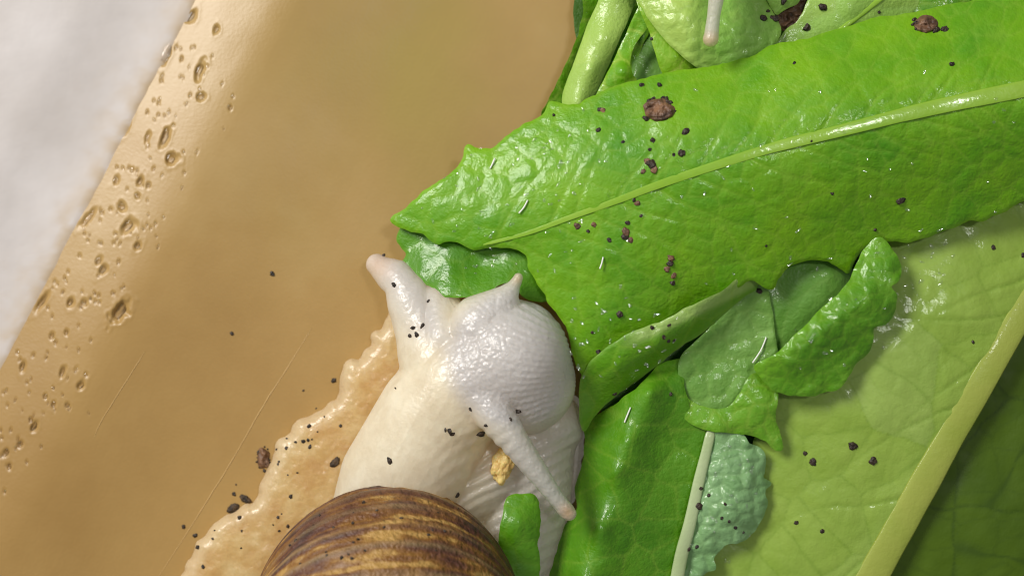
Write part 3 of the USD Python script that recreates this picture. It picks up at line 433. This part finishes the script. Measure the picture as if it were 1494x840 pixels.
# shell: swollen last whorl with growth ridges, then smaller whorls behind it
def whorl(c, R, nu=150, nv=260, ax=(1.0, -0.06, -0.10), seed=0):
    a = np.array(ax, float); a /= np.linalg.norm(a); b = np.cross([0, 0, 1.0], a); b /= np.linalg.norm(b); k = np.cross(a, b)
    th, ph = np.meshgrid(np.linspace(0.02, np.pi - 0.02, nu), np.linspace(0, 2 * np.pi, nv, endpoint=False), indexing='ij')
    warp = ph + 0.10 * fbm2(th * 60, ph * 30, 25, seed + 4, 3) + 0.10 * np.cos(th)
    w2 = warp + 0.16 * fbm2(warp * 50, th * 4, 9, seed + 6, 3)
    g = 3.4 * fbm2(warp * 260, th * 10, 9, seed + 15, 3) + 2.0 * np.abs(np.sin(w2 * 15 + 1.2 * fbm2(th * 40, warp * 20, 12, 31, 2))) ** 4 + 0.7 * np.sin(w2 * 71) + 0.6 * np.sin(w2 * 133 + th * 3) + 3.6 * fbm2(th * 120, warp * 200, 16, seed + 2, 3)
    rr = 1 + (g / R[1]) * np.sin(th)
    v = (np.cos(th)[..., None] * R[0] * a + np.sin(th)[..., None] * (np.cos(ph)[..., None] * R[1] * b + np.sin(ph)[..., None] * R[2] * k)) * rr[..., None]
    v = v.reshape(-1, 3) + P(*c) / S
    i, j = np.meshgrid(np.arange(nu - 1), np.arange(nv), indexing='ij'); A, B = i * nv + j, i * nv + (j + 1) % nv
    f = np.stack([A, A + nv, B + nv, B], -1).reshape(-1, 4); f = np.vstack([f[:, [0, 1, 2]], f[:, [0, 2, 3]]])
    band = np.clip(0.5 + 0.22 * np.sin(w2 * 15 * 2 + 1.2) + 0.20 * np.sin(w2 * 71 + 2) * (0.6 + fbm2(th * 60, warp * 40, 12, 3, 2)) + 1.3 * fbm2(warp * 60, th * 26, 12, 11, 3) + 1.1 * fbm2(warp * 300, th * 14 + 0.02 * warp, 9, 15, 3), 0, 1)
    line = np.abs(np.sin(w2 * 15)) ** 14 * np.clip(0.6 + 2 * fbm2(warp * 70, th * 20, 14, 13, 2), 0, 1)
    return v * S, f, band.ravel(), line.ravel()
shell_mat = usdkit.material(stage, '/World/Looks/snail_shell', {
    'g': ('geometry', {}), 'a': ('attribute', {'attribute': 'band'}), 'l': ('attribute', {'attribute': 'line'}), 'n': ('noise_texture', {'scale': 120.0, 'detail': 5.0, 'roughness': 0.65}), 'ad': ('math', {'math_type': 'multiply_add', 'value2': 0.55}),
    'r': ('rgb_ramp', {'ramp': [(0.47, (0.030, 0.010, 0.010)), (0.68, (0.10, 0.034, 0.017)), (0.90, (0.22, 0.10, 0.018)), (1.0, (0.42, 0.25, 0.07))]}), 'lm': ('mix', {'color2': (0.58, 0.40, 0.17)}), 'lf': ('math', {'math_type': 'multiply', 'value2': 0.45}),
    'n2': ('noise_texture', {'scale': 1100.0, 'detail': 3.0}), 'b': ('bump', {'strength': 0.8, 'distance': 0.0008}), 'p': ('principled_bsdf', {'roughness': 0.5, 'coat_weight': 0.1, 'coat_roughness': 0.2})},
    [('g.position', 'n.vector'), ('g.position', 'n2.vector'), ('a.fac', 'ad.value1'), ('n.fac', 'ad.value3'), ('ad.value', 'r.fac'), ('r.color', 'lm.color1'), ('l.fac', 'lf.value1'), ('lf.value', 'lm.fac'), ('lm.color', 'p.base_color'), ('n2.fac', 'b.height'), ('b.normal', 'p.normal')], surface='p.BSDF')
sv, sf, sb, sl = whorl((565, 924, 150), (184, 195, 180))
parts = [(sv, sf, sb, sl)] + [whorl(c, R, 60, 120, seed=s) for c, R, s in (((560, 1060, 150), (150, 150, 140), 1), ((556, 1190, 130), (105, 110, 100), 2), ((552, 1280, 110), (66, 76, 66), 3), ((550, 1345, 96), (34, 50, 36), 4))]
off = np.cumsum([0] + [len(p[0]) for p in parts])
put('shell', (np.vstack([p[0] for p in parts]), np.vstack([p[1] + o for p, o in zip(parts, off)])), shell_mat, snail, attrs={'band': np.hstack([p[2] for p in parts]), 'line': np.hstack([p[3] for p in parts])}); splat(sv, sf)

leaf('small torn scrap of green leaf lying on the snail beside its shell', [(741, 727), (764, 722), (783, 728), (788, 750), (784, 790), (786, 850), (770, 880), (740, 870), (730, 800), (727, 788), (734, 752)], [(741, 727, 96), (783, 728, 92), (788, 750, 92), (730, 800, 104), (760, 760, 112), (786, 860, 92), (745, 870, 104)], M['deep'], seed=40, step=3, cell=30, puck=1.5, big=2, name='leaf_scrap', cat='leaf scrap', vstr=0.2, rough=2.5)

# the other snail: only one tentacle hangs into the picture
other = m3.Manifold() + chain((1052, -120, 150, 40), (1050, -50, 165, 20), (1046, -8, 165, 11.5), (1041, 25, 160, 9.5), (1038, 50, 156, 10.5), (1037, 57, 155, 11.5))
om = other.refine_to_length(4).to_mesh(); ot = trimesh.Trimesh(np.array(om.vert_properties[:, :3], float), np.array(om.tri_verts), process=True); trimesh.smoothing.filter_taubin(ot, iterations=10)
ov = np.array(ot.vertices) * S; ox, oy, oz = pix(ov)
sn2 = thing('snail', 'second snail, only its long pinkish white eye stalk reaching in from the top edge', 'snail')
put('eye_stalk', (ov, np.array(ot.faces)), skin, sn2, attrs={'foot': 0 * ox, 'grey': 0.6 + 0 * ox, 'head': 0.25 + 0 * ox, 'tip': 0.12 + sstep(38, 62, oy) * 0.75, 'edge': 0 * ox}); splat(ov, np.array(ot.faces))

# ---------------------------------------------------------------- small things
ORD = ['first', 'second', 'third', 'fourth', 'fifth', 'sixth', 'seventh', 'eighth', 'ninth', 'tenth', 'eleventh', 'twelfth', 'thirteenth', 'fourteenth']
TUBMARK = [(260, 70, 'top of the wall line'), (300, 150, 'right of the upper wall line'), (215, 220, 'upper middle of the wall line'), (180, 310, 'middle of the wall line'), (150, 420, 'lower middle of the wall line'), (80, 520, 'left edge half way down'), (60, 610, 'lower left edge')]
BIGMARK = [(970, 220, 'under the soil clump'), (880, 150, 'near the upper rim by the rolled leaf'), (925, 320, 'along the middle rib'), (980, 400, 'between rib and leaf fold'), (1350, 60, 'by the reddish clump'), (1220, 280, 'on the right half'), (960, 490, 'on the leaf fold'), (880, 520, 'beside the snail face')]
SKINMARK = [(605, 480, 'at the left tentacle'), (655, 630, 'on the middle of the neck'), (720, 615, 'at right tentacle base'), (600, 690, 'above the shell')]
def place(x, y, items, marks):
    near = lambda p: min(range(len(marks)), key=lambda k: (p[0] - marks[k][0]) ** 2 + (p[1] - marks[k][1]) ** 2)
    k = near((x, y)); mates = sorted([(p[0], p[1]) for p in items if near(p) == k])
    i = mates.index((x, y))
    return marks[k][2] + (f', {ORD[min(i, 13)]} from left' if len(mates) > 1 else '')
def lump(x, y, r, el=1.0, ang=0.0, seed=0, hgt=0.8, sub=2, jag=0.5):
    s = trimesh.creation.icosphere(subdivisions=sub, radius=1.0); v = np.array(s.vertices)
    n = meshkit.fbm(v * 1.6 + seed * 3.1, 3, seed) - 0.5; v = v * (1 + jag * 1.6 * n)[:, None]
    v = v * [r * el, r, r * hgt]; c, q = math.cos(ang), math.sin(ang)
    v = np.stack([v[:, 0] * c - v[:, 1] * q, v[:, 0] * q + v[:, 1] * c, v[:, 2]], 1)
    z = zat(x, y); return v * S + P(x, y, z + r * hgt * 0.35), np.array(s.faces)
def crumb(x, y, r, label, mat='soil_black', el=1.2, group=None, name='soil_crumb', cat='soil crumb', hgt=0.42, jag=0.95, ang=None, sub=2):
    sd = int(x * 7 + y * 13) % 997
    m = put(name, lump(x, y, r, el, (sd % 31) / 5.0 if ang is None else ang, sd, hgt, sub, jag), M[mat], smooth=True)
    return tag(m, label, cat, group)
M['soil_brown'] = simple('soil_brown', (0.24, 0.125, 0.065), 0.5, (0.03, 0.014, 0.008), 450.0, 0.6, 1500.0)
def clump(x, y, rx, ry, n, r, label, mat='soil_brown', zfix=None):
    rs_ = np.random.default_rng(int(x)); a = np.linspace(0, 2 * np.pi, 18, endpoint=False); w = 1 + 0.5 * fbm2(np.cos(a) * 20 + x, np.sin(a) * 20, 18, 3, 2)
    zc = zfix or zat(x, y); z0 = lambda px, py: px * 0 + zfix if zfix else np.maximum(np.vectorize(zat)(px, py), zc - 4)
    def zf(px, py, rim): return z0(px, py) + 1.5 + 5.5 * (1 - np.exp(-rim / 5)) + 17 * fbm2(px, py, 8, 5, 3) * np.minimum(1, rim / 4)
    v, f, _, _, _ = sheet(np.c_[x + rx * w * np.cos(a), y + ry * w * np.sin(a)], zf, 2.0, 1.6, 1.2, 6, int(x))
    t = thing('soil_clump', label, 'soil clump'); put('crumb_mass', (v, f), M[mat], t)
    for k in range(2 * n):
        b = rs_.uniform(0, 6.28); q_ = rs_.uniform(0.4, 1.2); px, py = x + rx * q_ * math.cos(b), y + ry * q_ * math.sin(b)
        put('crumb', lump(px, py, r * rs_.uniform(.25, .75), 1.4, b, k, 0.6, 2, 0.9), M['soil_black'], t)
clump(962, 160, 23, 16, 16, 4.5, 'large brown soil clump in a hole on the big leaf')
clump(1351, 36, 17, 12, 8, 4.5, 'reddish brown soil clump near the top edge on the big leaf')
clump(1160, 20, 40, 30, 3, 6.0, 'brown soil in the gap between two light leaves at the top', zfix=66)
clump(384, 668, 8, 15, 18, 3.0, 'dark grainy soil clump at the scalloped edge of the snail foot')
crumb(733, 680, 15, 'rough yellow crumb hanging under the long right tentacle of the snail', 'crumb', 1.45, hgt=0.8, jag=0.7, ang=1.35, sub=4, name='yellow_crumb', cat='food crumb')
LEAFSP = [(1001, 192, 6), (994, 224, 6), (983, 226, 3), (951, 240, 8), (952, 205, 4), (948, 218, 3), (873, 190, 4), (909, 207, 3), (875, 160, 4), (808, 168, 2.5), (936, 124, 4), (962, 124, 4), (951, 57, 3), (1159, 93, 3), (1389, 94, 4), (1378, 43, 6), (1282, 18, 3), (1314, 292, 7), (1214, 282, 3), (1184, 206, 2), (1118, 358, 2.5), (912, 345, 6), (935, 315, 3), (916, 325, 4), (889, 350, 4), (925, 292, 3), (858, 337, 3), (978, 384, 6), (981, 412, 5), (1277, 335, 3), (904, 458, 6), (951, 478, 3.5), (968, 491, 4), (975, 497, 3.5), (983, 496, 3), (976, 474, 3), (897, 574, 4), (864, 485, 3), (873, 513, 4), (1108, 424, 5), (978, 575, 3.5)]
for x, y, r in LEAFSP: crumb(x, y, r * 0.68, 'black soil speck on lettuce, ' + place(x, y, LEAFSP, BIGMARK), group='soil specks on the green lettuce')
BR = [(945, 236, 6), (955, 248, 5), (938, 250, 3.5), (973, 392, 5), (983, 402, 4.5), (979, 376, 5), (913, 338, 5.5), (920, 350, 4), (842, 330, 4.5), (866, 328, 3.5), (930, 296, 4), (880, 161, 4)]
for x, y, r in BR: crumb(x, y, r * 0.8, 'brown crumb on lettuce, ' + place(x, y, BR, BIGMARK), 'soil_brown', group='brown crumbs on the green lettuce')
PS = [(1245, 650, 7), (1274, 672, 7), (1186, 674, 6), (1175, 661, 4), (1200, 774, 4), (1162, 762, 4), (1449, 361, 4), (1420, 499, 3), (1493, 372, 4)]
for x, y, r in PS: crumb(x, y, r * 0.7, 'dark soil speck on the pale leaf, ' + place(x, y, PS, [(0, 0, 'counted across')]), group='soil specks on the pale leaf')
CS = [(1020, 738, 6), (1004, 800, 4), (1017, 797, 3), (1034, 722, 3), (1053, 755, 2.5), (1064, 760, 2.5), (1084, 776, 2.5), (1073, 769, 3), (1058, 735, 2.5), (1023, 712, 3)]
for x, y, r in CS: crumb(x, y, r * 0.75, 'dark speck on the crinkled leaf by white stem, ' + place(x, y, CS, [(0, 0, 'counted across')]), group='specks on the crinkled leaf')
SK = [(575, 416, 3.5), (625, 439, 2.5), (603, 478, 3.5), (608, 488, 4), (616, 475, 3.5), (598, 490, 3), (655, 628, 4), (660, 633, 3), (650, 627, 2.5), (700, 632, 6), (709, 620, 3), (745, 611, 2.5), (569, 672, 5), (667, 722, 4), (686, 597, 2.5), (755, 600, 4), (577, 566, 1.5)]
for x, y, r in SK: crumb(x, y, r * 0.66, 'black speck on cream snail skin, ' + place(x, y, SK, SKINMARK), el=1.6, group='soil specks on the snail skin', hgt=0.5)
for k, (x, y, r) in enumerate([(340, 741, 8), (359, 728, 7), (489, 674, 7)]): crumb(x, y, r * 0.75, ('long brown crumb low on the scalloped foot edge', 'brown crumb just above another at the foot edge', 'dark oblong crumb where the foot meets the cream neck')[k], 'soil', 1.5)
rs = np.random.default_rng(5)
for k in range(34):
    t = rs.uniform(); x, y = 300 + 190 * t + rs.normal(0, 26), 800 - 190 * t + rs.normal(0, 30)
    crumb(x, y, rs.uniform(1.1, 3.0), 'tiny dark soil speck on the tan foot of the snail', group='soil specks on the snail foot', sub=1)
for k in range(30):
    x, y = 395 + abs(rs.normal(0, 130)), 0; y = 745 + 90 * rs.uniform() - 20 * (x > 450)
    if x < 735: crumb(x, y, rs.uniform(1.0, 2.4), 'tiny dark soil speck on the brown snail shell', group='soil specks on the shell', sub=1)
crumb(397, 399, 3, 'lone black speck on the tan tub floor left of the snail')
for x, y, r in [(268, 768, 2.5), (487, 555, 3), (338, 486, 2.5), (560, 372, 2)]: crumb(x, y, r, 'tiny dark speck on the tan tub floor', group='specks on the tub floor')

# drops and moulded pits of water along the tub wall
def drop(x, y, a, b, ang, label, group, hgt=0.35, name='water_drop', sub=3, sink=0.0, mat='water'):
    s = trimesh.creation.icosphere(subdivisions=sub, radius=1.0); v = np.array(s.vertices); sd = int(x * 5 + y * 11) % 991
    w = 1 + 0.9 * (meshkit.fbm(v * [1.5, 1.5, 0.2] + sd * 1.7, 2, sd) - 0.5); v = v * w[:, None]
    v[:, 2] = np.where(v[:, 2] > 0, v[:, 2], v[:, 2] * 0.3)
    v = v * [a, b, b * hgt * 2]; c, q = math.cos(ang), math.sin(ang)
    v = np.stack([v[:, 0] * c - v[:, 1] * q, v[:, 0] * q + v[:, 1] * c, v[:, 2]], 1)
    m = put(name, (v * S + P(x, y, zat(x, y) + sink), np.array(s.faces)), M[mat], smooth=True); tag(m, label, 'water drop', group)
for x, y, a, b in DR: drop(x, y, a * 0.9, b * 0.85, 1.086 + 0.2 * math.sin(x), 'clear water drop on tan tub step, ' + place(x, y, DR, TUBMARK), 'larger water drops along the tub wall', 0.10, mat='film')
for x, y, a, b in BEAD: drop(x, y, a * 0.8, b * 0.75, 1.086, 'tiny water bead on the tan step beside the white tub wall', 'tiny water beads along the tub wall', 0.12, sub=2, mat='film')
for k in range(170):
    x, y = [(rs.uniform(600, 860), rs.uniform(190, 400)), (rs.uniform(820, 1480), rs.uniform(100, 420)), (rs.uniform(830, 1000), rs.uniform(420, 560))][(0, 0, 1, 2)[k % 4]]
    if zat(x, y) > 85: drop(x, y, rs.uniform(1.6, 5.0), rs.uniform(1.2, 2.4), rs.uniform(0, 3), 'tiny glistening water bead on the bright green lettuce', 'tiny water beads on the green lettuce', 0.22, sub=2, mat='bead')
for k in range(50):
    x, y = [(rs.uniform(1020, 1120), rs.uniform(640, 820)), (rs.uniform(1130, 1310), rs.uniform(360, 540)), (rs.uniform(1320, 1400), rs.uniform(330, 420))][k % 3]
    drop(x, y, rs.uniform(1.6, 5.5), rs.uniform(1.3, 2.8), rs.uniform(0, 3), 'tiny glistening water bead on a leaf right of the middle', 'water beads on the right hand leaves', 0.22, sub=2, mat='bead')
FIB = [((770, 292), (764, 303), (757, 311)), ((722, 231), (719, 238), (715, 246)), ((1118, 492), (1110, 511), (1098, 529)), ((920, 594), (915, 606), (911, 616)), ((714, 180), (707, 176), (702, 172)), ((880, 375), (878, 384), (875, 392))]
for k, pts in enumerate(FIB):
    if k == 4: continue
    c = catmull(pts, False, 4); zz = max(zat(*p) for p in pts) + 2
    m = put('fibre', tube(np.c_[c, np.full(len(c), zz - 0.5)], 1.1, 6), M['fibre']); tag(m, 'tiny white fibre strand ' + ('on the tip half of the big leaf, the lower of two', 'on the tip half of the big leaf, the upper of two', 'slanting beside the frilly leaf', 'on the dark strap-like leaf near the snail', '', 'on the big leaf above the mouth of the snail')[k], 'fibre')
